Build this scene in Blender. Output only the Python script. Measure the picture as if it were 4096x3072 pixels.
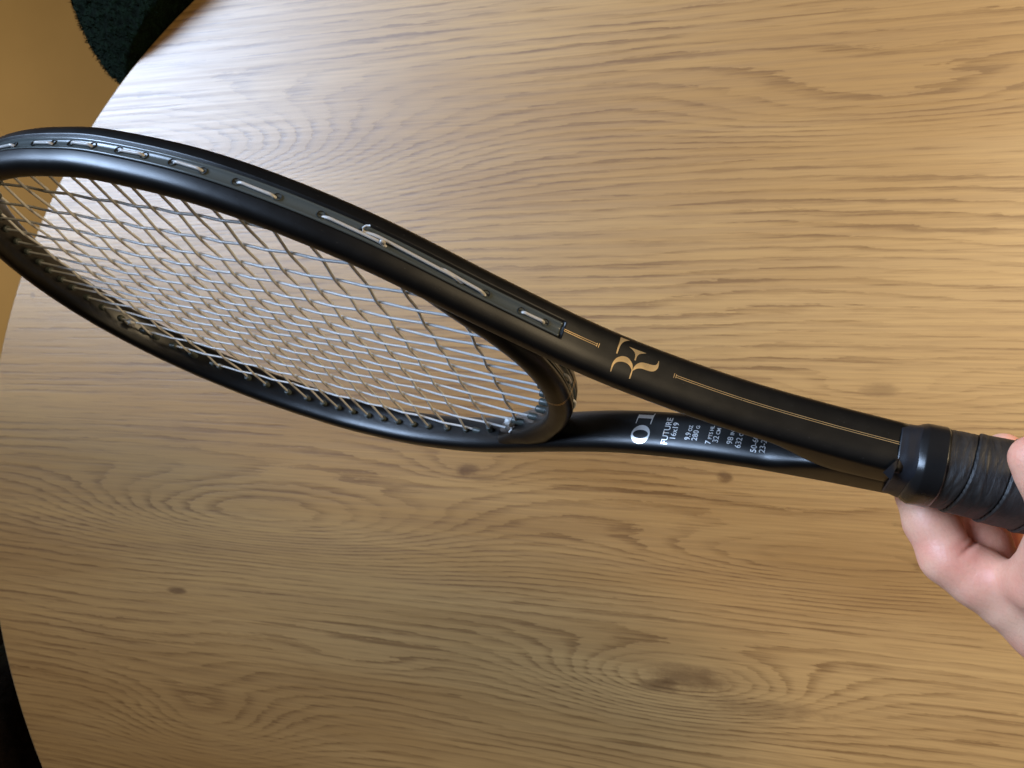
import bpy, bmesh, math, random
import numpy as np
from mathutils import Matrix, Vector, noise as mnoise

random.seed(7); np.random.seed(7)
for o in list(bpy.data.objects): bpy.data.objects.remove(o)
scene = bpy.context.scene
COL = scene.collection

# ------------------------------------------------------------------ camera
FPX, WPX, HPX = 2965.0, 4096, 3072            # focal length and frame of the photograph, in its pixels
CAM_ROT = np.array([[0.96788547, -0.02487818, 0.25015753],
                    [0.00953511, 0.9980082, 0.06235962],
                    [-0.25121066, -0.05797169, 0.96619485]])
CAM_LOC = np.array([0.11529323, 0.18933864, 1.33805378])
cd = bpy.data.cameras.new('camera'); cam = bpy.data.objects.new('camera', cd); COL.objects.link(cam)
cam.matrix_world = Matrix.Translation(CAM_LOC.tolist()) @ Matrix(CAM_ROT.tolist()).to_4x4()
cd.sensor_width = 36.0; cd.lens = 36.0 * FPX / WPX
cd.clip_start = 0.01; cd.clip_end = 50
cd.dof.use_dof = True; cd.dof.focus_distance = 0.30; cd.dof.aperture_fstop = cd.lens / 0.95
scene.camera = cam
scene.cycles.max_bounces = 6; scene.cycles.diffuse_bounces = 3; scene.cycles.glossy_bounces = 3; scene.cycles.transmission_bounces = 2
def cam_to_world(x, y, z):                    # x right, y down, z forward, metres
    return CAM_ROT @ np.array([x, -y, -z]) + CAM_LOC

# ------------------------------------------------------------------ light and exposure
world = bpy.data.worlds.new('World'); scene.world = world; world.use_nodes = True
bg = world.node_tree.nodes['Background']
bg.inputs[0].default_value = (1.0, 0.80, 0.58, 1); bg.inputs[1].default_value = 0.012
def area(name, loc, target, sx, sy, power, color, spread=180):
    l = bpy.data.lights.new(name, 'AREA'); l.shape = 'RECTANGLE'; l.size = sx; l.size_y = sy
    l.energy = power; l.color = color; l.spread = math.radians(spread)
    o = bpy.data.objects.new(name, l); COL.objects.link(o); o.location = loc
    o.rotation_euler = (Vector(target) - Vector(loc)).to_track_quat('-Z', 'Y').to_euler()
    return o
area('window_daylight', (-1.42, 1.20, 2.28), (0.20, 0.52, 1.05), 1.35, 1.55, 17, (0.52, 0.70, 1.0), 49)
area('pendant_lamp', (1.12, 0.50, 1.58), (0.25, 0.15, 0.74), 0.30, 0.30, 11.2, (1.0, 0.78, 0.48))
area('room_light', (1.50, -0.30, 2.15), (0.30, 0.10, 0.90), 1.2, 1.2, 4.5, (1.0, 0.79, 0.50))
area('left_floor_fill', (-2.30, 0.60, 2.40), (-1.60, 0.40, 0.0), 0.40, 0.40, 7.0, (1.0, 0.82, 0.54), 75)  # added fill with no known source, brightens the floor on the left
vs = scene.view_settings
vs.view_transform = 'Standard'; vs.look = 'None'; vs.exposure = 0.0; vs.gamma = 1.0; vs.use_curve_mapping = False

# ------------------------------------------------------------------ helpers
def tag(o, label=None, cat=None, group=None, kind=None):
    if label: o['label'] = label
    if cat: o['category'] = cat
    if group: o['group'] = group
    if kind: o['kind'] = kind
    return o
def empty(name, mat=None):
    o = bpy.data.objects.new(name, None); COL.objects.link(o); o.empty_display_size = 0.02
    if mat is not None: o.matrix_world = mat
    return o
def link(name, me, mat, parent=None, smooth=True):
    if mat is not None and len(me.materials) == 0: me.materials.append(mat)
    if smooth and len(me.polygons): me.polygons.foreach_set('use_smooth', [True] * len(me.polygons))
    o = bpy.data.objects.new(name, me); COL.objects.link(o)
    if parent is not None: o.parent = parent
    return o
def mesh(name, verts, faces):
    me = bpy.data.meshes.new(name); me.from_pydata([tuple(map(float, v)) for v in verts], [], [tuple(map(int, f)) for f in faces]); me.update()
    return me
def grid_faces(n, m, close_n=False, close_m=True):
    F = []
    for i in range(n if close_n else n - 1):
        a, b = i * m, ((i + 1) % n) * m
        for j in range(m if close_m else m - 1):
            k = (j + 1) % m
            F.append((a + j, b + j, b + k, a + k))
    return F
def tube(path, r, sides=8, caps=True):
    path = np.asarray(path, float); n = len(path)
    rr = np.full(n, r) if np.isscalar(r) else np.asarray(r)
    T = np.gradient(path, axis=0); T /= np.linalg.norm(T, axis=1)[:, None] + 1e-12
    up = np.array([0, 0, 1.0]) if abs(T[0, 2]) < .9 else np.array([0, 1.0, 0])
    V = []; A = np.linspace(0, 2 * np.pi, sides, endpoint=False); prev = up
    for i in range(n):
        s = np.cross(T[i], prev); s /= np.linalg.norm(s); u = np.cross(s, T[i]); prev = u
        for a in A: V.append(path[i] + rr[i] * (np.cos(a) * s + np.sin(a) * u))
    F = grid_faces(n, sides)
    F = [f[::-1] for f in F]
    if caps: F += [tuple(range(sides)), tuple((n - 1) * sides + j for j in range(sides))[::-1]]
    return V, F

# ------------------------------------------------------------------ material helpers
class NT:
    def __init__(s, name):
        s.m = bpy.data.materials.new(name); s.m.use_nodes = True; s.t = s.m.node_tree; s.n = s.t.nodes
        s.b = s.n['Principled BSDF']
    def node(s, t, **k):
        n = s.n.new(t)
        for a, v in k.items(): setattr(n, a, v)
        return n
    def put(s, sock, v):
        if isinstance(v, bpy.types.NodeSocket): s.t.links.new(v, sock)
        else: sock.default_value = v
    def math(s, op, a, b=0.0, c=None, clamp=False):
        n = s.node('ShaderNodeMath', operation=op, use_clamp=clamp); s.put(n.inputs[0], a); s.put(n.inputs[1], b)
        if c is not None: s.put(n.inputs[2], c)
        return n.outputs[0]
    def coord(s, kind='Object'):
        return s.node('ShaderNodeTexCoord').outputs[kind]
    def mapping(s, vec, scale, loc=(0, 0, 0)):
        n = s.node('ShaderNodeMapping'); s.put(n.inputs['Vector'], vec); n.inputs['Scale'].default_value = scale; n.inputs['Location'].default_value = loc
        return n.outputs[0]
    def noise(s, vec, scale=1.0, detail=3.0, rough=0.5, dist=0.0):
        n = s.node('ShaderNodeTexNoise'); s.put(n.inputs['Vector'], vec); n.inputs['Scale'].default_value = scale
        n.inputs['Detail'].default_value = detail; n.inputs['Roughness'].default_value = rough; n.inputs['Distortion'].default_value = dist
        return n.outputs[0]
    def ramp(s, fac, stops):
        n = s.node('ShaderNodeValToRGB'); s.put(n.inputs[0], fac); e = n.color_ramp.elements
        while len(e) < len(stops): e.new(0.5)
        for q, (p, c) in zip(e, stops): q.position = p; q.color = c if len(c) == 4 else (*c, 1)
        return n.outputs[0]
    def mix(s, fac, a, b, blend='MIX'):
        n = s.node('ShaderNodeMix', data_type='RGBA', blend_type=blend); s.put(n.inputs[0], fac)
        for i, v in ((6, a), (7, b)):
            s.put(n.inputs[i], v if isinstance(v, bpy.types.NodeSocket) else ((*v, 1) if len(v) == 3 else v))
        return n.outputs[2]
    def smooth(s, v, lo, hi, a=0.0, b=1.0):
        n = s.node('ShaderNodeMapRange', interpolation_type='SMOOTHSTEP'); s.put(n.inputs[0], v)
        for i, q in zip((1, 2, 3, 4), (lo, hi, a, b)): n.inputs[i].default_value = q
        return n.outputs[0]
    def bump(s, h, strength, dist, normal=None):
        n = s.node('ShaderNodeBump'); s.put(n.inputs['Height'], h); n.inputs['Strength'].default_value = strength; n.inputs['Distance'].default_value = dist
        if normal is not None: s.put(n.inputs['Normal'], normal)
        return n.outputs[0]
    def set(s, **k):
        for a, v in k.items():
            a = a.replace('_', ' ')
            if isinstance(v, tuple) and len(v) == 3 and not a.startswith('Subsurface Radius'): v = (*v, 1)
            s.put(s.b.inputs[a], v)
        return s
def simple(name, col, rough=0.5, metal=0.0, grain=None, **k):
    t = NT(name); t.set(Base_Color=col, Roughness=rough, Metallic=metal, **k)
    if grain:
        sc, st, di = grain
        n = t.noise(t.coord(), sc, 4, .6)
        t.set(Normal=t.bump(n, st, di))
        t.set(Roughness=t.smooth(t.noise(t.coord(), sc * .06, 3), .3, .7, rough * .88, rough * 1.12))
    return t.m

# ------------------------------------------------------------------ table
TZ, TR = 0.74, 0.60
def wood_material():
    t = NT('oak_veneer'); co = t.coord()
    sep = t.node('ShaderNodeSeparateXYZ'); t.put(sep.inputs[0], co); X, Y = sep.outputs[0], sep.outputs[1]
    def sq(v, c, k): 
        d = t.math('MULTIPLY', t.math('SUBTRACT', v, c), 1 / k); return t.math('MULTIPLY', d, d)
    w1 = t.math('SUBTRACT', t.noise(t.mapping(co, (1.9, 8, 1)), 1, 1, .5), .5)
    w2 = t.math('SUBTRACT', t.noise(t.mapping(co, (6, 48, 1), (3, 1, 0)), 1, 2, .55), .5)
    w3 = t.math('SUBTRACT', t.noise(t.mapping(co, (34, 330, 1), (1, 7, 0)), 1, 3, .7), .5)
    h = t.math('MULTIPLY', Y, 128.0)
    for w, a in ((w1, 7.5), (w2, 1.5), (w3, .85)): h = t.math('MULTIPLY_ADD', w, a, h)
    # flat-sawn cathedrals and the swirl round the large knot: x, y, half length, half width, rings
    for (x, y, su, sv, A) in ((-.42, .352, .27, .050, 17.0), (-.285, .022, .20, .034, 11.0), (-.344, -.193, .095, .045, 6.5),
                              (.105, -.088, .10, .026, 9.0), (.235, .018, .19, .024, 7.5), (.240, .153, .06, .014, 2.4),
                              (-.078, .076, .045, .016, 2.4), (.24, .362, .15, .024, 4.0), (-.180, -.104, .070, .018, 2.0)):
        g = t.math('EXPONENT', t.math('MULTIPLY', t.math('ADD', sq(X, x, su), sq(Y, y, sv)), -1.0))
        h = t.math('MULTIPLY_ADD', g, A, h)
    fr = t.math('FRACT', h)
    ring = t.math('MULTIPLY', t.smooth(fr, .42, .94), t.smooth(fr, .94, 1.0, 1.0, 0.0))
    amt = t.smooth(t.noise(t.mapping(co, (5, 30, 1), (9, 2, 0)), 1, 2, .6), .30, .68, .15, 1.0)
    fib = t.smooth(t.noise(t.mapping(co, (5.0, 360, 1), (5, 5, 0)), 1, 4, .7), .34, .68)
    pores = t.smooth(t.noise(t.mapping(co, (24, 640, 1)), 1, 2, .6), .50, .70)
    tone = t.smooth(t.noise(t.mapping(co, (1.7, 11, 1), (2, 4, 0)), 1, 3, .6), .30, .70)
    base = t.mix(tone, (.412, .228, .077), (.548, .330, .126))
    dark = t.math('MULTIPLY', t.math('MULTIPLY', ring, amt), t.math('MULTIPLY_ADD', fib, .45, .45))
    dark = t.math('MULTIPLY_ADD', fib, .34, dark)
    dark = t.math('MULTIPLY_ADD', pores, t.math('MULTIPLY_ADD', ring, .26, .20), dark, True)
    base = t.mix(t.math('MULTIPLY', dark, .80), base, (.185, .088, .026))
    # knots: ragged, drawn out along the grain
    wob = t.math('SUBTRACT', t.noise(t.mapping(co, (70, 160, 1)), 1, 4, .7), .5)
    for (x, y, rx, ry, k) in ((-.078, .076, .0095, .0055, .80), (-.070, .070, .022, .0030, .35), (.133, .082, .0060, .0045, .78), (.240, .153, .013, .0050, .42),
                              (-.371, -.057, .011, .0032, .75), (.109, -.082, .030, .0100, .60), (.085, -.092, .017, .0058, .62),
                              (.166, -.100, .050, .0070, .40), (-.533, .227, .0030, .0026, .7)):
        g = t.smooth(t.math('MULTIPLY_ADD', wob, 3.2, t.math('ADD', sq(X, x, rx), sq(Y, y, ry))), -.2, 1.7, k, 0.0)
        base = t.mix(g, base, (.125, .056, .019))
    t.set(Base_Color=base)
    t.set(Normal=t.bump(t.math('MULTIPLY', dark, -1.0), .16, .0005))
    t.set(Roughness=t.smooth(fib, 0, 1, .37, .43))
    t.b.inputs['Specular IOR Level'].default_value = 1.0
    return t.m
M_wood = wood_material()
M_edge = simple('oak_edge_band', (.36, .24, .125), .45, grain=(220, .2, .0004))
M_blacksteel = simple('black_steel', (.015, .015, .016), .4, grain=(500, .1, .0003))

table = empty('round_table', Matrix.Translation((0, 0, 0)))
tag(table, 'round oak dining table filling the frame under the racket', 'table')
def lathe(profile, seg):
    V = []; 
    for (r, z) in profile:
        for j in range(seg):
            a = 2 * math.pi * j / seg; V.append((r * math.cos(a), r * math.sin(a), z))
    return V, grid_faces(len(profile), seg)
seg = 256
ov = [(0, 0, TZ)]; of = []
for r in (0.2, 0.4, TR - .0015):
    ov += [(r * math.cos(2 * math.pi * j / seg), r * math.sin(2 * math.pi * j / seg), TZ) for j in range(seg)]
of += [(0, 1 + j, 1 + (j + 1) % seg) for j in range(seg)]
for i in range(2):
    a, b = 1 + i * seg, 1 + (i + 1) * seg
    of += [(a + j, b + j, b + (j + 1) % seg, a + (j + 1) % seg) for j in range(seg)]
link('table_top', mesh('table_top', ov, of), M_wood, table)
V, F = lathe([(TR - .0015, TZ), (TR - .0006, TZ - .0003), (TR, TZ - .0015), (TR, TZ - .0235), (TR - .0015, TZ - .025), (0.001, TZ - .025)], seg)
link('edge_band', mesh('edge_band', V, [f[::-1] for f in F]), M_edge, table)
V, F = lathe([(.045, .03), (.045, TZ - .045), (.22, TZ - .04), (.22, TZ - .0255)], 48)
link('pedestal', mesh('pedestal', V, [f[::-1] for f in F]), M_blacksteel, table)
V, F = lathe([(.33, 0.0), (.33, .010), (.31, .016), (.06, .032), (.0455, .06)], 64)
link('base_plate', mesh('base_plate', V, [f[::-1] for f in F]), M_blacksteel, table)

# ------------------------------------------------------------------ floor
def floor_material():
    t = NT('ochre_floor'); co = t.coord()
    n = t.noise(t.mapping(co, (3, 3, 1)), 1, 4, .6); n2 = t.noise(co, 180, 3, .6)
    t.set(Base_Color=t.mix(t.smooth(n, .3, .7), (.385, .250, .092), (.425, .278, .106)))
    t.set(Roughness=.62, Normal=t.bump(n2, .15, .001)); return t.m
me = mesh('floor', [(-6, -6, 0), (6, -6, 0), (6, 6, 0), (-6, 6, 0)], [(0, 1, 2, 3)])
tag(link('floor', me, floor_material(), smooth=False), kind='structure')

# ------------------------------------------------------------------ racket: local x along the length (butt 0, tip .67), y across, z through the frame
RK = np.array([[-0.97823803, -0.00925935, 0.20727909, 0.37957813],
               [0.17503098, 0.499641, 0.84836492, 0.10916137],
               [-0.11142044, 0.86618309, -0.48714715, 1.04356328],
               [0, 0, 0, 1]])
racket = empty('tennis_racket', Matrix(RK.tolist()))
tag(racket, 'black tennis racket with white strings held above the oak table', 'tennis racket')

M_frame = NT('black_lacquer')
_n = M_frame.noise(M_frame.coord(), 2600, 3, .6)
_d = M_frame.smooth(M_frame.noise(M_frame.coord(), 1400, 2, .5), .735, .80)
_r = M_frame.smooth(M_frame.noise(M_frame.coord(), 95, 4, .65), .30, .72, .34, .385)
M_frame.set(Base_Color=M_frame.mix(M_frame.math('MULTIPLY', _d, .5), (.0036, .0032, .0029), (.16, .15, .14)), Roughness=_r, Normal=M_frame.bump(_n, .10, .0002)); M_frame.b.inputs['Specular IOR Level'].default_value = .60
M_frame = M_frame.m
M_strip = simple('grey_nylon', (.070, .080, .078), .17, grain=(900, .12, .0002))
M_grom = simple('olive_nylon', (.060, .070, .062), .38, grain=(1500, .1, .0002))
M_dark = simple('hole_black', (.004, .004, .004), .8)
M_foil = simple('foil_warm_reflection', (.95, .66, .32), .31, .78, grain=(3000, .10, .0001))  # near-shaft foil, the warm reflection put into its colour
M_foil_cool = simple('foil_window_reflection', (.86, .86, .86), .32, .75, grain=(3000, .10, .0001))  # the same foil, with the pale window reflection put into its colour
def string_material():
    t = NT('white_string'); n = t.noise(t.coord(), 3500, 3, .6)
    t.set(Base_Color=(.64, .635, .62), Roughness=.27, Normal=t.bump(n, .2, .0002))
    t.b.inputs['Specular IOR Level'].default_value = .8; t.b.inputs['Subsurface Weight'].default_value = .10; t.b.inputs['Subsurface Radius'].default_value = (.001, .001, .001)
    return t.m
M_string = string_material()
M_loop = simple('dimmed_string', (.46, .44, .41), .30, grain=(2500, .2, .0002))  # same string, its colour greyed to look dimmer down in the groove

XS = [0.195, 0.225, 0.255, 0.285, 0.315, 0.35, 0.40, 0.45]
YS = [0.0094, 0.0131, 0.0188, 0.0282, 0.0414, 0.063, 0.0958, 0.1163]
XC, XT, EE, BB = 0.498, 0.6672, 2.0638, 0.1233
def catmull(P, n):
    P = np.asarray(P, float); out = []
    for i in range(1, len(P) - 2):
        p0, p1, p2, p3 = P[i - 1], P[i], P[i + 1], P[i + 2]
        for q in np.linspace(0, 1, n, endpoint=False):
            out.append(.5 * ((2 * p1) + (-p0 + p2) * q + (2 * p0 - 5 * p1 + 4 * p2 - p3) * q * q + (-p0 + 3 * p1 - 3 * p2 + p3) * q ** 3))
    out.append(P[-2]); return np.array(out)
def half_path(n=12):
    a = np.linspace(0, np.pi / 2, 10)
    Q = np.column_stack([XC + (XT - XC) * np.sin(a) ** (2 / EE), BB * np.maximum(np.cos(a), 0) ** (2 / EE)])
    P = np.vstack([np.column_stack([XS, YS]), Q, Q[-2] * [1, -1]])
    return catmull(np.vstack([2 * P[0] - P[1], P]), n)
HP = half_path()
# even spacing along the half path, then mirror
def resample(C, step):
    s = np.concatenate([[0], np.cumsum(np.linalg.norm(np.diff(C, axis=0), axis=1))]); n = int(s[-1] / step)
    q = np.linspace(0, s[-1], n); return np.column_stack([np.interp(q, s, C[:, k]) for k in range(C.shape[1])])
HPs = resample(HP, .0025)
for _x in (.3270, .3274, .3279, .3284):
    _k = int(np.searchsorted(HPs[:, 0], _x)); HPs = np.insert(HPs, _k, [_x, np.interp(_x, HP[:, 0], HP[:, 1])], axis=0)
PATH = np.vstack([HPs, (HPs[:-1] * [1, -1])[::-1]])
def normals2(C):
    T = np.gradient(C, axis=0); T /= np.linalg.norm(T, axis=1)[:, None]
    return np.column_stack([-T[:, 1], T[:, 0]])
PN = normals2(PATH)          # outward
WR, HR, SE = .006, .0105, 3.2
def sup(z, w=WR, h=HR, e=SE):
    return w * np.maximum(1 - np.abs(z / h) ** e, 0) ** (1 / e)
STRIP_X = .3275
def frame_mesh():
    zo = np.concatenate([np.array([-.999, -.985, -.95, -.89, -.80, -.70, -.60, -.50, -.42]) * HR, [-.0037, -.0033, -.0016, 0, .0016, .0033, .0037],
                         np.array([.42, .50, .60, .70, .80, .89, .95, .985, .999]) * HR])
    zi = zo[::-1]
    V = []
    for c, n in zip(PATH, PN):
        x, y = c; inhead = np.clip((x - .3271) / .0006, 0, 1)
        groove = .0021 * inhead * inhead * (3 - 2 * inhead)
        win = WR
        if x < .243:                       # the two shafts grow together above the grip
            k = np.clip((.243 - x) / .032, 0, 1); k = k * k * (3 - 2 * k)
            win = WR + k * max(abs(y) - WR + .0030, 0)
        uo = sup(zo); g = np.where(np.abs(zo) < .0035, groove, 0)
        ui = -sup(zi) * (win / WR)
        if x < .243: ui = -win * np.maximum(1 - np.abs(zi / HR) ** (SE + 6 * k), 0) ** (1 / (SE + 6 * k))
        for u, z in zip(np.concatenate([uo - g, ui]), np.concatenate([zo, zi])):
            V.append((c[0] + n[0] * u, c[1] + n[1] * u, z))
    m = len(zo) * 2
    F = grid_faces(len(PATH), m); F += [tuple(range(m)), tuple((len(PATH) - 1) * m + j for j in range(m))[::-1]]
    return V, F
def fix_normals(me):
    bm = bmesh.new(); bm.from_mesh(me); bmesh.ops.recalc_face_normals(bm, faces=bm.faces); bm.to_mesh(me); bm.free(); return me
V, F = frame_mesh()
frame = link('frame', fix_normals(mesh('frame', V, F)), M_frame, racket)

# bridge that closes the hoop above the throat
BR = catmull([(.412, .1035), (.392, .0900), (.3715, .0715), (.3545, .0535), (.3425, .0345), (.3365, .0165), (.3350, 0), (.3365, -.0165), (.3425, -.0345), (.3545, -.0535), (.3715, -.0715), (.392, -.0900), (.412, -.1035)], 10)
BR = resample(BR, .0025); BN = -normals2(BR)
mid = len(BR) // 2
if BN[mid, 0] > 0: BN = -BN        # away from the strings, towards the grip
WB, HB = .0062, .0098
def bridge_mesh():
    V = []; zs = np.concatenate([np.linspace(-.999, -.42, 9), [-.0031 / HB, -.0028 / HB, 0, .0028 / HB, .0031 / HB], np.linspace(.42, .999, 9)]) * HB
    for c, n in zip(BR, BN):
        g = .0016 * np.clip((.055 - abs(c[1])) / .004, 0, 1)
        hb = HB * (1 - .10 * np.clip((abs(c[1]) - .062) / .01, 0, 1)); fl = 1 + .5 * np.clip((abs(c[1]) - .040) / .014, 0, 1) ** 2 * np.clip((.066 - abs(c[1])) / .012, 0, 1) - .35 * np.clip((abs(c[1]) - .064) / .01, 0, 1)
        uo = sup(zs * .999, WB * fl, HB, 2.6) - np.where(np.abs(zs) < .0030, g, 0); ui = -sup(zs[::-1], WB, HB, 2.6) * (1 - .62 * np.clip((abs(c[1]) - .070) / .018, 0, 1))
        for u, z in zip(np.concatenate([uo, ui]), np.concatenate([zs, zs[::-1]])): V.append((c[0] + n[0] * u, c[1] + n[1] * u, z * hb / HB))
    m = len(zs) * 2
    return V, grid_faces(len(BR), m)
V, F = bridge_mesh()
bridge = link('bridge', fix_normals(mesh('bridge', V, F)), M_frame, racket)

# two fine rings round the middle of the bridge
for dy in (-.0005, .0005):
    V = []
    for yy in (dy - .00012, dy + .00012):
        for a in np.linspace(0, 2 * np.pi, 36, endpoint=False):
            ca, sa = np.cos(a), np.sin(a)
            u = np.sign(ca) * abs(ca) ** (2 / 2.6) * (WB + .00006); z = np.sign(sa) * abs(sa) ** (2 / 2.6) * (HB + .00006)
            V.append((.3350 - u, yy, z))
    link('ring_line', fix_normals(mesh('ring_line', V, grid_faces(2, 36))), M_foil, bridge)

# grommet strip lying in the groove
def strip_mesh(path, nor, w, half, d0, d1, x_lo=None):
    prof = [(-half, w - d0), (-half, w - d1 + .0002), (-half + .0005, w - d1 + .0004), (-half + .0011, w - d1 + .0002), (-half + .0014, w - d1 - .0004), (0, w - d1 - .0005),
            (half - .0014, w - d1 - .0004), (half - .0011, w - d1 + .0002), (half - .0005, w - d1 + .0004), (half, w - d1 + .0002), (half, w - d0)]
    V = []
    for c, n in zip(path, nor):
        for z, u in prof: V.append((c[0] + n[0] * u, c[1] + n[1] * u, z))
    F = grid_faces(len(path), len(prof)); m = len(prof)
    F += [tuple(range(m)), tuple((len(path) - 1) * m + j for j in range(m))[::-1]]
    return V, F
sel = [i for i in range(len(PATH)) if PATH[i, 0] > .3278]
V, F = strip_mesh(PATH[sel], PN[sel], WR, .0031, .0024, .0010)
strip = link('grommet_strip', fix_normals(mesh('grommet_strip', V, F)), M_strip, racket)
selb = [i for i in range(len(BR)) if abs(BR[i, 1]) < .050]
V, F = strip_mesh(BR[selb], BN[selb], WB, .0027, .0019, .0004)
link('bridge_grommet_strip', fix_normals(mesh('bridge_grommet_strip', V, F)), M_strip, bridge)

# strings
MY = [.0913, .0743, .0590, .0463, .0342, .0237, .0133, .0047]
MAIN = MY + [-y for y in MY[::-1]]
CROSS = [.3703, .3922, .4114, .4267, .4417, .4542, .4667, .4788, .4907, .5031, .5147, .5256, .5382, .5525, .5680, .5812, .5996, .6153, .6352]
def path_at(x):
    return np.array([np.interp(x, HP[:, 0], HP[:, k]) for k in range(2)])
def hoop_y(x):                              # half width of the hoop centre line
    return float(np.interp(x, HP[:, 0], HP[:, 1]))
def hoop_xtip(y):
    j = HP[:, 0] > XC; P = HP[j][::-1]; return float(np.interp(abs(y), P[:, 1], P[:, 0]))
def bridge_x(y):
    h = BR[:mid + 1][::-1]; return float(np.interp(abs(y), h[:, 1], h[:, 0]))
def rail_x(y):                              # x where the lower rail stands at this half width
    j = HP[:, 0] < XC; P = HP[j]; return float(np.interp(abs(y), P[:, 1], P[:, 0]))
SR, WV = .00068, .00036
GR_SITES = []
for i, y in enumerate(MAIN):
    x1 = hoop_xtip(y); xb = bridge_x(y) if abs(y) < .0705 else rail_x(y) 
    pts = [(xb, 0)] + [(x, WV * (1 if (i + k) % 2 else -1)) for k, x in enumerate(CROSS) if abs(y) < hoop_y(x) - .004 and xb + .006 < x < x1 - .006] + [(x1, 0)]
    px = np.array([p[0] for p in pts]); pz = np.array([p[1] for p in pts]); P = []
    for a in range(len(pts) - 1):
        for q in np.linspace(0, 1, 7, endpoint=False):
            s = .5 * q + .5 * q * q * (3 - 2 * q); P.append((px[a] + (px[a + 1] - px[a]) * q, y, pz[a] + (pz[a + 1] - pz[a]) * s))
    P.append((px[-1], y, pz[-1]))
    V, F = tube(P, SR, 8); link('main_string', mesh('main_string', V, F), M_string, racket)
    GR_SITES += [((x1, y), (-1, 0), 'm'), ((xb, y), (1, 0), 'm')]
for k, x in enumerate(CROSS):
    hy = hoop_y(x)
    ys = [hy] + [y for y in MAIN if abs(y) < hy - .004] + [-hy]
    zz = [0] + [1.5 * WV * (-1 if (MAIN.index(y) + k) % 2 else 1) for y in ys[1:-1]] + [0]; P = []
    for a in range(len(ys) - 1):
        for q in np.linspace(0, 1, 7, endpoint=False):
            s = .5 * q + .5 * q * q * (3 - 2 * q); P.append((x, ys[a] + (ys[a + 1] - ys[a]) * q, zz[a] + (zz[a + 1] - zz[a]) * s))
    P.append((x, ys[-1], 0))
    V, F = tube(P, SR, 8); link('cross_string', mesh('cross_string', V, F), M_string, racket)
    GR_SITES += [((x, hy), (0, -1), 'c'), ((x, -hy), (0, 1), 'c')]

# grommet barrels on the inside of the hoop: one shared mesh, axis along +x, root at the frame centre line
gp = [(0.0, .0020), (.0062, .0020), (.0086, .00195), (.0091, .0017), (.0091, .00085), (.0070, .0008)]
V = []
for (x, r) in gp:
    for j in range(12):
        a = 2 * math.pi * j / 12; V.append((x, r * math.cos(a), r * math.sin(a)))
gme = fix_normals(mesh('grommet', V, grid_faces(len(gp), 12))); gme.materials.append(M_grom)
for (p, d, kd) in GR_SITES:
    o = link('grommet', gme, None, racket)
    sc = 1.0
    # slanted walls need a longer barrel
    if kd == 'm' and abs(p[1]) > .05: sc = 1.25
    if kd == 'm' and p[0] < .40: sc = 1.25 if abs(p[1]) < .055 else 1.5
    if kd == 'c' and p[0] < .40 or p[0] > .60 and kd == 'c': sc = 1.35
    jz = random.uniform(-.04, .04)
    o.matrix_local = Matrix.Translation((p[0], p[1], 0)) @ Matrix.Rotation(math.atan2(d[1], d[0]) + jz, 4, 'Z') @ Matrix.Diagonal((sc, 1, 1, 1))

# string loops and holes along the outside of the near and far rail
def rail_pt(x, side, u, z=0.0, tipside=False):
    i = np.argmin(np.abs(HPs[:, 0] - x)); c = path_at(x); n = normals2(HPs)[i]
    p = c + n * u; return np.array([p[0], p[1] * side, z])
hole_me = None
def hole(x, side):
    global hole_me
    if hole_me is None:
        V = [(0, 0, 0)] + [(0.0, .0013 * math.cos(a), .0013 * math.sin(a)) for a in np.linspace(0, 2 * math.pi, 12, endpoint=False)]
        V2 = [(.00050, .00155 * math.cos(a), .00155 * math.sin(a)) for a in np.linspace(0, 2 * math.pi, 12, endpoint=False)]
        hole_me = mesh('string_hole', V + V2, [(0, 1 + j, 1 + (j + 1) % 12) for j in range(12)] + [(1 + j, 13 + j, 13 + (j + 1) % 12, 1 + (j + 1) % 12) for j in range(12)])
        hole_me.materials.append(M_dark)
    i = np.argmin(np.abs(HPs[:, 0] - x)); n = normals2(HPs)[i] * [1, side]
    o = link('string_hole', hole_me, None, strip); p = rail_pt(x, side, WR - .00148)
    o.matrix_local = Matrix.Translation(p.tolist()) @ Matrix.Rotation(math.atan2(n[1], n[0]), 4, 'Z')
def loop(xa, xb, side, z0=0.0, z1=0.0, lift=.0009, sag=.00025):
    P = []
    for q in np.linspace(0, 1, 25):
        x = xa + (xb - xa) * q; u = WR - .0034 + lift + .0019 * math.sin(min(1, min(q, 1 - q) * 6) * math.pi / 2) - sag * math.sin(math.pi * q)
        P.append(rail_pt(x, side, u, z0 + (z1 - z0) * q))
    V, F = tube(P, .00066, 8); link('string_loop', mesh('string_loop', V, F), M_loop, racket)
for side in (1, -1):
    for k in range(3, 17, 2): loop(CROSS[k], CROSS[k + 1], side, random.uniform(-.0004, .0004), random.uniform(-.0004, .0004))
    for x in CROSS[2:17]: hole(x, side)
    for x in (.3644, .3551, .3423, .3336, .3972): hole(x, side)
    loop(.4114, .3885, side, -.0003, -.0009, .0010)
    loop(.3972, .3630, side, .0008, -.0003, .0014)
    loop(.3720, .3551, side, .0006, -.0006, .0014)
    loop(.3423, .3336, side, -.0003, -.0001)
def knot(p, s, seed):
    bm = bmesh.new(); bmesh.ops.create_icosphere(bm, subdivisions=3, radius=s)
    for v in bm.verts:
        d = v.co.normalized(); v.co = Vector((d.x * 1.0, d.y * 1.25, d.z * .8)) * s * (1 + .55 * mnoise.noise(d * 2.6 + Vector((seed, 0, 0))) + .25 * mnoise.noise(d * 7 + Vector((0, seed, 0))))
    me = bpy.data.meshes.new('string_knot'); bm.to_mesh(me); bm.free()
    o = link('string_knot', me, M_string, racket); o.location = p
    return o
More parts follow.
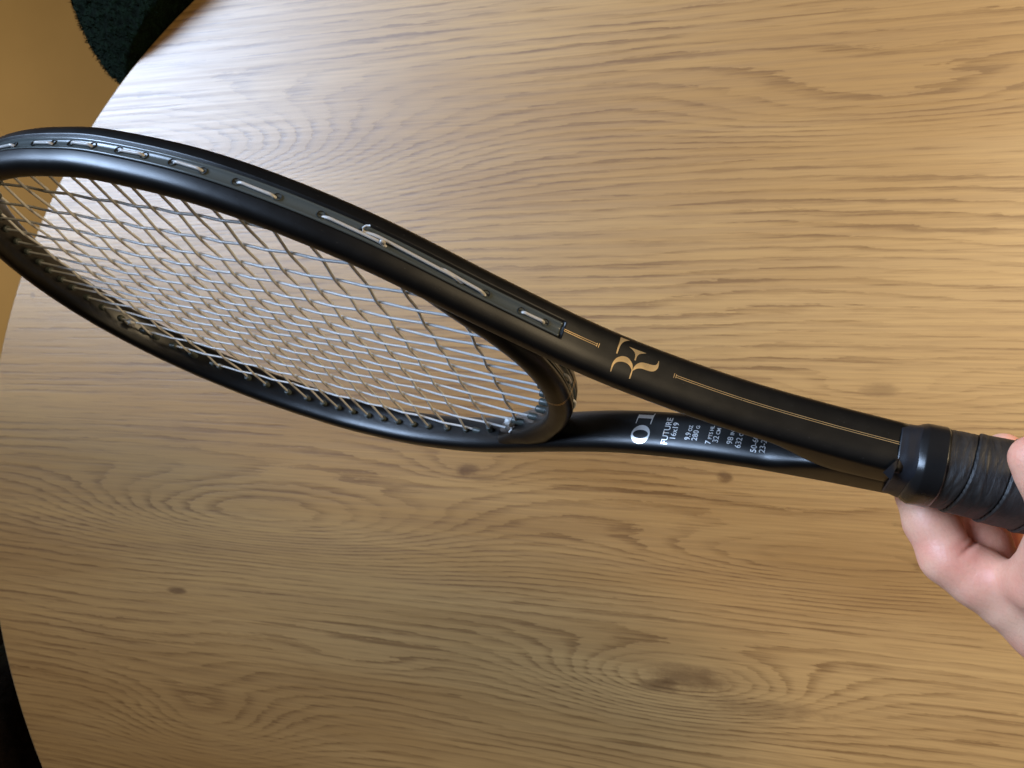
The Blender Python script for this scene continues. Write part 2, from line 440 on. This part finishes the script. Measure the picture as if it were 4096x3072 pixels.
knot((.3745, -.0610, -.0010), .0026, 3)
V, F = tube([(.3745, -.061, -.001), (.3735, -.0632, -.0022), (.3733, -.0650, -.0035), (.3745, -.0658, -.0052)], .0007, 8)
link('string_tail', mesh('string_tail', V, F), M_string, racket)
knot((.6385, -.0460, -.0014), .0022, 8)
knot(rail_pt(.3905, 1, WR - .0001, -.0007).tolist(), .0010, 5).data.materials[0] = M_loop
V, F = tube([rail_pt(.3972, 1, WR - .002, .0006), rail_pt(.3976, 1, WR + .0002, .0012), rail_pt(.3970, 1, WR + .0011, .0020), rail_pt(.3958, 1, WR + .0012, .0026)], .00042, 8)
link('string_tail', mesh('string_tail', V, F), M_loop, racket)
# loops on the bridge
for (ya, yb) in ((.0237, .0342), (.0047, .0133), (-.0133, -.0237)):
    P = []
    for q in np.linspace(0, 1, 17):
        y = ya + (yb - ya) * q; i = np.argmin(np.abs(BR[:, 1] - y)); c = BR[i].copy(); c[0] = np.interp(y, BR[:, 1][::-1], BR[:, 0][::-1]); u = WB - .0016 + .0018 * min(1, min(q, 1 - q) * 6) ** .6
        P.append((c[0] + BN[i, 0] * u, y, 0))
    V, F = tube(P, .00072, 8); link('string_loop', mesh('string_loop', V, F), M_string, racket)

# ------------------------------------------------------------------ printed marks: drawn in (x, z) on the shaft faces, a hair above the lacquer
HN = normals2(HP)
def on_near(x, z, lift=.00012):
    c = np.array([np.interp(x, HP[:, 0], HP[:, k]) for k in range(2)]); n = np.array([np.interp(x, HP[:, 0], HN[:, k]) for k in range(2)])
    p = c + n * (sup(z) + lift); return (p[0], p[1], z)
def on_far(x, z, lift=.00012):
    c = np.array([np.interp(x, HP[:, 0], HP[:, k]) for k in range(2)]); n = np.array([np.interp(x, HP[:, 0], HN[:, k]) for k in range(2)])
    p = c - n * (sup(z) + lift); return (p[0], -p[1], z)
def strip_decal(name, A, B, surf, mat=None, n=6):
    A, B = np.asarray(A, float) / 1000, np.asarray(B, float) / 1000
    A, B = resample_n(A, 28), resample_n(B, 28); V = []
    for a, b in zip(A, B):
        for q in np.linspace(0, 1, n): V.append(surf(*(a + (b - a) * q)))
    return link(name, fix_up(mesh(name, V, grid_faces(28, n, False, False))), mat or M_foil, frame)
def resample_n(C, n):
    E = np.vstack([2 * C[0] - C[1], C, 2 * C[-1] - C[-2]]); C = catmull(E, 8) if len(C) > 2 else C
    s = np.concatenate([[0], np.cumsum(np.linalg.norm(np.diff(C, axis=0), axis=1))]); q = np.linspace(0, s[-1], n)
    return np.column_stack([np.interp(q, s, C[:, k]) for k in range(2)])
def fix_up(me):          # both faces named here look towards +y
    bm = bmesh.new(); bm.from_mesh(me)
    for f in bm.faces:
        f.normal_update()
        if f.normal.y < 0: f.normal_flip()
    bm.to_mesh(me); bm.free(); return me
# emblem on the near shaft
strip_decal('emblem', [(306.42, -7.82), (306.66, -6.17), (306.66, -4.21), (306.1, -2.28), (305.09, -.93), (303.72, -.03), (301.91, .12), (300.55, -.71), (299.4, -2.09), (298.92, -3.9)],
            [(306.08, -7.77), (306.14, -5.95), (305.93, -4.65), (305.42, -3.67), (304.51, -2.9), (303.06, -2.34), (301.58, -2.35), (300.35, -2.93), (299.48, -3.82), (299.11, -4.41)], on_near)
strip_decal('emblem', [(299.2, -4.0), (299.14, -5.86), (299.1, -7.73)], [(298.78, -4.0), (298.66, -5.94), (298.62, -7.70)], on_near)
strip_decal('emblem', [(298.85, -4.0), (298.55, -2.16), (297.58, -.5), (296.22, .47), (294.24, .82), (292.45, 1.02), (291.2, 1.5), (290.72, 2.4), (290.65, 3.61)],
            [(298.72, -4.45), (298.09, -3.53), (297.19, -2.68), (295.75, -2.1), (293.92, -2.04), (292.15, -1.79), (290.84, -1.0), (290.05, .8), (290.30, 3.61)], on_near)
strip_decal('emblem', [(306.62, 7.75), (306.62, 5.17), (306.66, 2.31), (306.58, -.05)], [(303.0, 7.9), (304.9, 6.3), (305.95, 3.8), (306.07, -.02)], on_near)
strip_decal('emblem', [(302.6, 4.85), (300.86, 4.0), (299.8, 3.0), (299.45, 1.69), (299.33, .14)], [(295.72, 4.97), (297.6, 3.9), (298.5, 2.9), (298.82, 1.58), (298.8, .18)], on_near)
def line_decal(pts, w, surf, name='stripe'):
    C = np.asarray(pts, float) / 1000; n = max(2, int(abs(C[1] - C[0]).max() / .0015)); V = []
    d = (C[1] - C[0]) / np.linalg.norm(C[1] - C[0]); s = np.array([-d[1], d[0]]) * w / 2000
    for q in np.linspace(0, 1, n):
        p = C[0] + (C[1] - C[0]) * q; V += [surf(*(p + s)), surf(*(p - s))]
    link(name, fix_up(mesh(name, V, grid_faces(n, 2, False, False))), M_foil, frame)
for z in (.47, -.33):
    line_decal([(326.9, z * .9 - .03), (314.2, z)], .22, on_near)
    line_decal([(282.7, z), (197.0, z - .25)], .22, on_near)
for x in (314.2, 313.45, 283.45, 282.7):
    h = .85 if x in (314.2, 282.7) else 1.0
    line_decal([(x, -h + .1), (x, h + .05)], .24, on_near)

# lettering on the inner face of the far shaft; it reads along +z, its lines run towards the grip
def text_mesh(body, size, bold=0.0):
    cu = bpy.data.curves.new('t', 'FONT'); cu.body = body; cu.size = size; cu.offset = bold; cu.resolution_u = 3
    ob = bpy.data.objects.new('t', cu); COL.objects.link(ob)
    dg = bpy.context.evaluated_depsgraph_get(); dg.update()
    me = bpy.data.meshes.new_from_object(ob.evaluated_get(dg)); bpy.data.objects.remove(ob)
    return me
def text_decal(body, x0, z0, width, cap, bold=0.0, small=None):
    """baseline starts at (x0, z0) mm and runs +z for width mm; capitals are cap mm tall towards +x; `small` = trailing words set at 70 %"""
    runs = [(body, 1.0)] if small is None else [(body, 1.0), (small, .68)]
    allv = []; cur = 0.0; ms = []
    for b, s in runs:
        me = text_mesh(b, s, bold); co = np.array([v.co[:] for v in me.vertices]); co[:, 0] += cur
        cur = co[:, 0].max() + .22; ms.append((me, co)); allv.append(co)
    A = np.vstack(allv); lo = A[:, 0].min(); k = width / (A[:, 0].max() - lo); kc = cap / .70
    for me, co in ms:
        bm = bmesh.new(); bm.from_mesh(me); bm.verts.ensure_lookup_table()
        for v, c in zip(bm.verts, co): v.co = Vector(((c[0] - lo) * k, c[1] * kc, 0))
        bmesh.ops.remove_doubles(bm, verts=bm.verts, dist=1e-5)
        bmesh.ops.triangulate(bm, faces=bm.faces)
        for _ in range(3):
            es = [e for e in bm.edges if e.calc_length() > .7]
            if not es: break
            bmesh.ops.subdivide_edges(bm, edges=es, cuts=1); bmesh.ops.triangulate(bm, faces=[f for f in bm.faces if len(f.verts) > 3])
        for v in bm.verts: v.co = Vector(on_far((x0 + v.co.y) / 1000, (z0 + v.co.x) / 1000))
        m2 = bpy.data.meshes.new('lettering'); bm.to_mesh(m2); bm.free()
        link('lettering', fix_up(m2), M_foil_cool, frame, smooth=False)
text_decal('FUTURE', 282.9, -7.3, 13.2, 2.75, .008)
text_decal('16x19', 279.6, -4.5, 8.1, 2.5, .010)
text_decal('9.9', 273.2, -4.4, 7.3, 2.35, .012, 'OZ')
text_decal('280', 270.1, -4.4, 7.4, 2.35, .012, 'G')
text_decal('7', 264.0, -5.2, 9.0, 2.35, .012, 'PTS HL')
text_decal('32', 261.1, -4.05, 6.9, 2.35, .012, 'CM')
text_decal('98', 255.2, -4.1, 7.6, 2.35, .012, 'IN\u00b2')
text_decal('632', 251.6, -5.25, 9.6, 2.35, .012, 'CM\u00b2')
text_decal('50-60', 245.2, -6.15, 12.0, 2.35, .012, 'LBS')
text_decal('23-27', 241.8, -5.8, 11.6, 2.35, .012, 'KG')
a = np.linspace(0, 2 * np.pi, 49)
V = []
for q in a:
    for k in np.linspace(0, 1, 5):
        V.append(on_far((296.1 + np.cos(q) * (4.4 + (3.6 - 4.4) * k)) / 1000, (-3.6 + np.sin(q) * (4.66 + (2.15 - 4.66) * k)) / 1000))
link('lettering', fix_up(mesh('lettering', V, grid_faces(49, 5, False, False))), M_foil_cool, frame)
strip_decal('lettering', [(299.6, 6.75), (292.3, 6.75)], [(299.6, 4.75), (292.3, 4.75)], on_far, M_foil_cool)
strip_decal('lettering', [(299.75, 6.75), (299.9, 1.9)], [(299.25, 6.75), (299.5, 1.85)], on_far, M_foil_cool)
strip_decal('lettering', [(292.35, 7.9), (292.75, 5.8), (292.85, 1.75)], [(292.05, 7.9), (292.2, 5.8), (292.4, 1.75)], on_far, M_foil_cool)

# ------------------------------------------------------------------ grip
M_tape = simple('black_finishing_tape', (.014, .014, .017), .42, grain=(1500, .15, .0003))
M_rubber = simple('black_rubber', (.011, .0098, .0092), .30, grain=(1200, .12, .0002))
def grip_material():
    t = NT('black_overgrip'); co = t.coord()
    n1 = t.noise(t.mapping(co, (420, 90, 90)), 1, 4, .6, .6); n2 = t.noise(co, 900, 3, .6)
    hh = t.math('MULTIPLY_ADD', n1, 1.0, t.math('MULTIPLY', n2, .25))
    t.set(Base_Color=t.mix(t.smooth(n1, .35, .7), (.016, .0130, .0112), (.030, .0245, .0205)), Roughness=t.smooth(n1, .3, .7, .50, .62), Normal=t.bump(hh, .55, .0008)); return t.m
M_grip = grip_material()
def section(th, hy, hz, e):
    c, s = np.cos(th), np.sin(th); return np.sign(c) * abs(c) ** (2 / e) * hy, np.sign(s) * abs(s) ** (2 / e) * hz
def handle_sweep(xs, hyz, e=2.5, seg=96, extra=None):
    V = []
    for x in xs:
        hy, hz = hyz(x)
        for j in range(seg):
            th = 2 * np.pi * j / seg; y, z = section(th, hy, hz, e)
            if extra is not None:
                k = 1 + extra(x, th) / math.hypot(y, z); y *= k; z *= k
            V.append((x, y, z))
    n = len(xs); F = grid_faces(n, seg) + [tuple(range(seg)), tuple((n - 1) * seg + j for j in range(seg))[::-1]]
    return fix_normals(mesh('h', V, F))
# tape over the joint, then the rubber collar, then the wrapped overgrip
def tape_h(x): k = np.clip((.1985 - x) / .009, 0, 1); return .0160 + .0002 * k, .0112 + .0014 * k
tape = link('finishing_tape', handle_sweep(np.linspace(.1885, .1968, 16), tape_h, 3.2, extra=lambda x, th: .00025 * mnoise.noise(Vector((x * 400, math.cos(th) * 2, math.sin(th) * 2)))), M_tape, racket)
V = []                                      # loose corner of the tape
for i, q in enumerate(np.linspace(0, 1, 8)):
    for w in np.linspace(0, 1, 4):
        x = .1962 + q * .0042 * (1 - .75 * w); z = -.0062 - q * .0052 - w * .0016; V.append((x, .0165 - .0018 * w - .004 * q * q, z - .0004 * q))
link('tape_flap', fix_normals(mesh('tape_flap', V, grid_faces(8, 4, False, False))), M_tape, racket)
def collar_h(x):
    q = (x - .1795) / (.1912 - .1795); b = np.clip(min(q * 9, (1 - q) * 3.2), 0, 1) ** .5
    return .0150 + .0022 * b, .0122 + .0024 * b
link('rubber_collar', handle_sweep(np.linspace(.1793, .1912, 38), collar_h, 2.7, extra=lambda x, th: .0002 * mnoise.noise(Vector((x * 150, math.cos(th) * 1.3, math.sin(th) * 1.3)))), M_rubber, racket)
PITCH = .0118
def grip_h(x): k = np.clip((.1815 - x) / .03, 0, 1); return .0158 + .0012 * k, .0136 + .0019 * k
def wrap(x, th):
    ph = ((.1835 - x) / PITCH - th / (2 * math.pi)) % 1.0
    st = .0006 * (1 - ph) + .0002 * math.exp(-((ph - .05) / .05) ** 2) - .0008 * math.exp(-((ph - 0.985) / .020) ** 2)
    wr = .00030 * abs(mnoise.noise(Vector((x * 520 + 1.2 * th, math.cos(th) * 1.3, math.sin(th) * 1.3)))) * (1 if x > .168 else .25) * min(1, 8 * ph) * min(1, 8 * (1 - ph))
    return st + wr
xs = np.concatenate([np.linspace(.1835, .13, 170), np.linspace(.1295, .028, 150)])
link('overgrip', handle_sweep(xs, grip_h, 2.6, 112, wrap), M_grip, racket)
link('butt_cap', handle_sweep(np.linspace(0, .03, 16), lambda x: (.0195 - .0028 * np.clip((x - .006) / .02, 0, 1), .0182 - .0028 * np.clip((x - .006) / .02, 0, 1)), 2.6, 64), M_rubber, racket)

# ------------------------------------------------------------------ hand (left hand, palm towards the racket, thumb in front, fingers behind the grip)
def CP(px, py, z): return np.array([(px - WPX / 2) / FPX * z, (py - HPX / 2) / FPX * z, z])
J = dict(
    index=[(CP(4225, 2500, .292), .0158), (CP(4060, 2405, .296), .0126), (CP(3915, 2312, .300), .0116), (CP(3796, 2232, .304), .0106), (CP(3722, 2090, .309), .0098), (CP(3682, 1975, .312), .0090), (CP(3760, 1860, .309), .0080), (CP(3850, 1800, .305), .0070)],
    middle=[(CP(4330, 2530, .316), .0140), (CP(4130, 2400, .318), .0105), (CP(4000, 2285, .316), .0098), (CP(3925, 2150, .314), .0098), (CP(3868, 2020, .315), .0092), (CP(3920, 1890, .311), .0082), (CP(4016, 1806, .299), .0074)],
    ring=[(CP(4450, 2540, .334), .0135), (CP(4270, 2410, .342), .0100), (CP(4150, 2280, .345), .0092), (CP(4075, 2120, .340), .0090), (CP(4050, 2010, .330), .0084), (CP(4110, 1900, .314), .0078), (CP(4210, 1840, .300), .0070)],
    little=[(CP(4570, 2540, .346), .0120), (CP(4430, 2430, .352), .0088), (CP(4330, 2300, .354), .0080), (CP(4270, 2170, .346), .0077), (CP(4260, 2060, .335), .0072), (CP(4310, 1980, .320), .0068), (CP(4390, 1920, .308), .0060)],
    thumb=[(CP(4560, 2640, .282), .0180), (CP(4330, 2450, .284), .0150), (CP(4178, 2330, .276), .0118), (CP(4265, 2120, .254), .0102), (CP(4262, 2010, .248), .0102), (CP(4200, 1905, .2455), .0090), (CP(4140, 1834, .2460), .0078)],
)
PALM = [((CP(4215, 2500, .292), .0150), (CP(4570, 2640, .330), .0170)), ((CP(4330, 2530, .318), .0145), (CP(4640, 2700, .335), .0170)),
        ((CP(4450, 2540, .334), .0140), (CP(4700, 2720, .345), .0165)), ((CP(4570, 2540, .346), .0125), (CP(4720, 2740, .350), .0160)),
        ((CP(4560, 2640, .282), .0180), (CP(4700, 2760, .310), .0180)), ((CP(4215, 2500, .292), .0150), (CP(4560, 2640, .290), .0175)),
        ((CP(4640, 2740, .322), .0240), (CP(5000, 3000, .325), .0230)), ((CP(5000, 3000, .325), .0235), (CP(5800, 3600, .330), .0310))]
def hand_mesh():
    vox = .00095
    allp = np.array([p for c in J.values() for p, r in c] + [q[0] for s in PALM for q in s])
    lo = allp.min(0) - .035; hi = allp.max(0) + .035
    hi[0] = min(hi[0], .345); hi[1] = min(hi[1], .185)
    ax = [np.arange(lo[k], hi[k], vox, dtype=np.float32) for k in range(3)]
    G = np.stack(np.meshgrid(*ax, indexing='ij'), -1)
    def cone(a, ra, b, rb):
        out = np.full(G.shape[:3], .05, np.float32); m = max(ra, rb) + .014
        l = np.minimum(a, b) - m; h = np.maximum(a, b) + m
        sl = tuple(slice(max(0, int((l[k] - lo[k]) / vox)), max(0, int((h[k] - lo[k]) / vox) + 2)) for k in range(3))
        g = G[sl]
        if g.size == 0: return out
        ab = (b - a).astype(np.float32); t = np.clip(((g - a.astype(np.float32)) @ ab) / float(ab @ ab), 0, 1)
        d = g - a.astype(np.float32) - t[..., None] * ab
        out[sl] = np.sqrt((d * d).sum(-1)) - (ra + (rb - ra) * t).astype(np.float32)
        return out
    def smin(a, b, k):
        h = np.clip(.5 + .5 * (b - a) / k, 0, 1); return b + (a - b) * h - k * h * (1 - h)
    D = None
    pal = None
    for (a, ra), (b, rb) in PALM:
        c = cone(a, ra, b, rb); pal = c if pal is None else smin(pal, c, .008)
    D = pal
    for nm, ch in J.items():
        f = None
        for (a, ra), (b, rb) in zip(ch[:-1], ch[1:]):
            c = cone(a, ra, b, rb); f = c if f is None else smin(f, c, .0042)
        # flexion creases on the palm side of the finger joints
        for ji, amp in (((3, .0016), (5, .0009)) if nm == 'index' else ((2, .0013), (4, .0009))):
            if nm == 'thumb': continue
            p = ch[ji][0]; t1 = ch[ji + 1][0] - p; t0 = p - ch[ji - 1][0]
            t1 /= np.linalg.norm(t1); t0 /= np.linalg.norm(t0); ax_ = (t0 + t1); ax_ /= np.linalg.norm(ax_); inn = (t1 - t0); inn /= np.linalg.norm(inn)
            cl = [int((p[k] - lo[k]) / vox) for k in range(3)]
            sl = tuple(slice(max(0, c - 25), max(0, c + 25)) for c in cl)
            q = G[sl] - p.astype(np.float32); s = q @ ax_.astype(np.float32); m = q @ inn.astype(np.float32)
            if q.size == 0: continue
            for off_, kk in ((0, 1.0), (.0028, .45)):
                f[sl] += (amp * kk * np.exp(-((s - off_) / .0010) ** 2) * np.clip(m / .006 + .4, 0, 1) * ((q * q).sum(-1) < .0005)).astype(np.float32)
        D = smin(D, f, .0045 if nm != 'thumb' else .010)
    # naive surface nets
    S = D < 0
    nx, ny, nz = S.shape
    cnt = np.zeros((nx - 1, ny - 1, nz - 1), np.int8)
    for dx in (0, 1):
        for dy in (0, 1):
            for dz in (0, 1): cnt += S[dx:nx - 1 + dx, dy:ny - 1 + dy, dz:nz - 1 + dz]
    act = (cnt > 0) & (cnt < 8); idx = -np.ones(act.shape, np.int64); cells = np.argwhere(act); idx[act] = np.arange(len(cells))
    acc = np.zeros((len(cells), 3)); num = np.zeros(len(cells))
    cor = [(a, b, c) for a in (0, 1) for b in (0, 1) for c in (0, 1)]
    for i, ca in enumerate(cor):
        for cb in cor[i + 1:]:
            if sum(abs(p - q) for p, q in zip(ca, cb)) != 1: continue
            da = D[cells[:, 0] + ca[0], cells[:, 1] + ca[1], cells[:, 2] + ca[2]]; db = D[cells[:, 0] + cb[0], cells[:, 1] + cb[1], cells[:, 2] + cb[2]]
            m = (da < 0) != (db < 0); t = np.where(m, da / np.where(m, da - db, 1), 0)
            p = np.array(ca) + (np.array(cb) - np.array(ca)) * t[:, None]; acc[m] += p[m]; num[m] += 1
    verts = (cells + acc / num[:, None]) * vox + lo
    faces = []
    for axis in range(3):
        a = np.moveaxis(S, axis, 0); ch = a[1:] != a[:-1]; e = np.argwhere(ch); sign = a[:-1][ch]
        u, w = [(1, 2), (0, 2), (0, 1)][axis]
        full = np.zeros((len(e), 3), int); full[:, axis] = e[:, 0]; full[:, u] = e[:, 1]; full[:, w] = e[:, 2]
        ok = (full[:, u] > 0) & (full[:, w] > 0) & (full[:, u] < S.shape[u] - 1) & (full[:, w] < S.shape[w] - 1); full = full[ok]; sign = sign[ok]
        q = []
        for (du, dw) in ((-1, -1), (0, -1), (0, 0), (-1, 0)):
            c = full.copy(); c[:, u] += du; c[:, w] += dw; q.append(idx[c[:, 0], c[:, 1], c[:, 2]])
        q = np.stack(q, 1); q = q[(q >= 0).all(1)]; faces.append(q)
    W = (verts * [1, -1, -1]) @ CAM_ROT.T + CAM_LOC
    me = mesh('hand', W, np.vstack(faces))
    red = np.zeros(len(verts))                   # skin is redder round the joints and at the finger ends
    for nm, ch in J.items():
        for ji, (p, r) in enumerate(ch):
            k = {2: .55, 3: .75, 4: .4, 6: .6, 7: .6}.get(ji, .15)
            red = np.maximum(red, k * np.exp(-((verts - p) ** 2).sum(1) / (r * 1.25) ** 2 * .9 + .55))
    at = me.attributes.new('red', 'FLOAT', 'POINT'); at.data.foreach_set('value', np.clip(red, 0, 1).astype(np.float32))
    return me
def skin_material():
    t = NT('skin'); co = t.coord()
    blot = t.noise(co, 55, 4, .6); fine = t.noise(co, 900, 4, .6); rid = t.noise(t.mapping(co, (1300, 380, 700)), 1, 3, .6)
    base = t.mix(t.smooth(blot, .30, .72), (.82, .465, .300), (.80, .362, .235))
    base = t.mix(t.math('MULTIPLY', t.smooth(fine, .45, .75), .18), base, (.44, .20, .15))
    at = t.node('ShaderNodeAttribute', attribute_name='red')
    base = t.mix(t.math('MULTIPLY', at.outputs['Fac'], t.math('MULTIPLY_ADD', blot, .9, .10)), base, (.80, .255, .175))
    t.set(Base_Color=base, Roughness=t.smooth(fine, .3, .7, .42, .56))
    t.b.inputs['Subsurface Weight'].default_value = .18; t.b.inputs['Subsurface Radius'].default_value = (.0022, .0010, .0006); t.b.inputs['Subsurface Scale'].default_value = 1.0
    t.set(Normal=t.bump(t.math('MULTIPLY_ADD', t.noise(co, 260, 3, .6), 1.0, t.math('ADD', fine, rid)), .26, .0005)); return t.m
hm = fix_normals(hand_mesh())
hand = link('hand', hm, skin_material())
sm = hand.modifiers.new('smooth', 'SMOOTH'); sm.factor = .5; sm.iterations = 2
tag(hand, 'hand at the right edge gripping the black racket handle', 'hand')

# ------------------------------------------------------------------ chairs beyond the table edge
def fabric(name, c1, c2):
    t = NT(name); co = t.coord(); n = t.noise(co, 160, 4, .6)
    t.set(Base_Color=t.mix(t.smooth(n, .35, .65), c1, c2), Roughness=.92, Normal=t.bump(n, .8, .004))
    t.b.inputs['Specular IOR Level'].default_value = .05; t.b.inputs['Sheen Weight'].default_value = .05; t.b.inputs['Sheen Roughness'].default_value = .4
    t.b.inputs['Sheen Tint'].default_value = (.5, .8, .6, 1); return t.m
def pad(name, c, r, exps, mat, parent, keep_out=True, seed=0.0, amp=.0025, nu=150, nv=80):
    V = []
    for i in range(nv + 1):
        ph = -math.pi / 2 + math.pi * i / nv
        for j in range(nu):
            th = 2 * math.pi * j / nu
            sg = lambda q, e: math.copysign(abs(q) ** e, q)
            x = c[0] + r[0] * sg(math.cos(ph), exps[1]) * sg(math.cos(th), exps[0]); y = c[1] + r[1] * sg(math.cos(ph), exps[1]) * sg(math.sin(th), exps[0]); z = c[2] + r[2] * sg(math.sin(ph), exps[1])
            q = Vector((x, y, z)); d = (q - Vector(c)).normalized()
            q += d * (amp * mnoise.noise(q * 130 + Vector((seed, 0, 0))) + amp * .6 * mnoise.noise(q * 320))
            rr = math.hypot(q.x, q.y)
            if keep_out and rr < TR + .004: q.x *= (TR + .004) / rr; q.y *= (TR + .004) / rr
            V.append(q[:])
    return link(name, fix_normals(mesh(name, V, grid_faces(nv + 1, nu))), mat, parent)
def fibres(src, n, length, mat, parent, name='pile'):
    me = src.data; polys = me.polygons; V = []; F = []
    areas = np.array([p.area for p in polys]); pr = areas / areas.sum(); pick = np.random.choice(len(polys), n, p=pr)
    for k in pick:
        p = polys[int(k)]; c = Vector((0, 0, 0)); ws = np.random.dirichlet(np.ones(len(p.vertices)))
        for w, vi in zip(ws, p.vertices): c += me.vertices[vi].co * float(w)
        nrm = Vector(p.normal); d = (nrm + Vector(np.random.normal(0, .45, 3).tolist())).normalized(); s = d.cross(Vector(np.random.normal(0, 1, 3).tolist())).normalized() * .00045
        L = length * random.uniform(.5, 1.2); b = len(V); V += [c - s, c + s, c + d * L * .6 + s * .7 , c + d * L * .6 - s * .7, c + d * L + Vector(np.random.normal(0, .0006, 3).tolist())]
        F += [(b, b + 1, b + 2, b + 3), (b + 3, b + 2, b + 4)]
    o = link(name, mesh(name, V, F), mat, parent); o['kind'] = 'stuff'; return o
M_green = fabric('green_boucle', (.0013, .0032, .0014), (.0034, .0092, .0038))
M_brown = fabric('dark_brown_fabric', (.006, .004, .003), (.012, .008, .006)); 
ch = empty('boucle_chair', Matrix.Translation((-.45, .75, 0)))
tag(ch, 'dark green fluffy chair tucked against the far table edge', 'chair')
def rel(o, e): o.matrix_parent_inverse = Matrix.Translation(e.location).inverted(); return o
back = rel(pad('backrest', (-.360, .590, .650), (.150, .190, .118), (.85, .62), M_green, ch), ch)
pile = fibres(back, 30000, .0042, M_green, ch); rel(pile, ch)
rel(pad('seat', (-.50, .86, .43), (.25, .25, .06), (.6, .5), M_green, ch, keep_out=False, nu=72, nv=36), ch)
for (x, y) in ((-.68, .70), (-.30, .72), (-.68, 1.04), (-.32, 1.04)):
    V, F = tube([(x, y, .40), (x + (.02 if x > -.5 else -.02), y, 0.0)], [.016, .011], 12); rel(link('leg', mesh('leg', V, F), M_blacksteel, ch), ch)
ch2 = empty('brown_chair', Matrix.Translation((-.82, -.42, 0)))
tag(ch2, 'dark brown chair barely showing at the lower left table edge', 'chair')
rel(pad('backrest', (-.700, -.46, .60), (.085, .26, .125), (.6, .5), M_brown, ch2, seed=4, nu=96, nv=48), ch2)
rel(pad('seat', (-.93, -.44, .43), (.24, .25, .055), (.5, .5), M_brown, ch2, keep_out=False, nu=72, nv=36), ch2)
for (x, y) in ((-.74, -.24), (-.74, -.62), (-1.12, -.26), (-1.12, -.62)):
    V, F = tube([(x, y, .40), (x, y, 0.0)], [.016, .011], 12); rel(link('leg', mesh('leg', V, F), M_blacksteel, ch2), ch2)
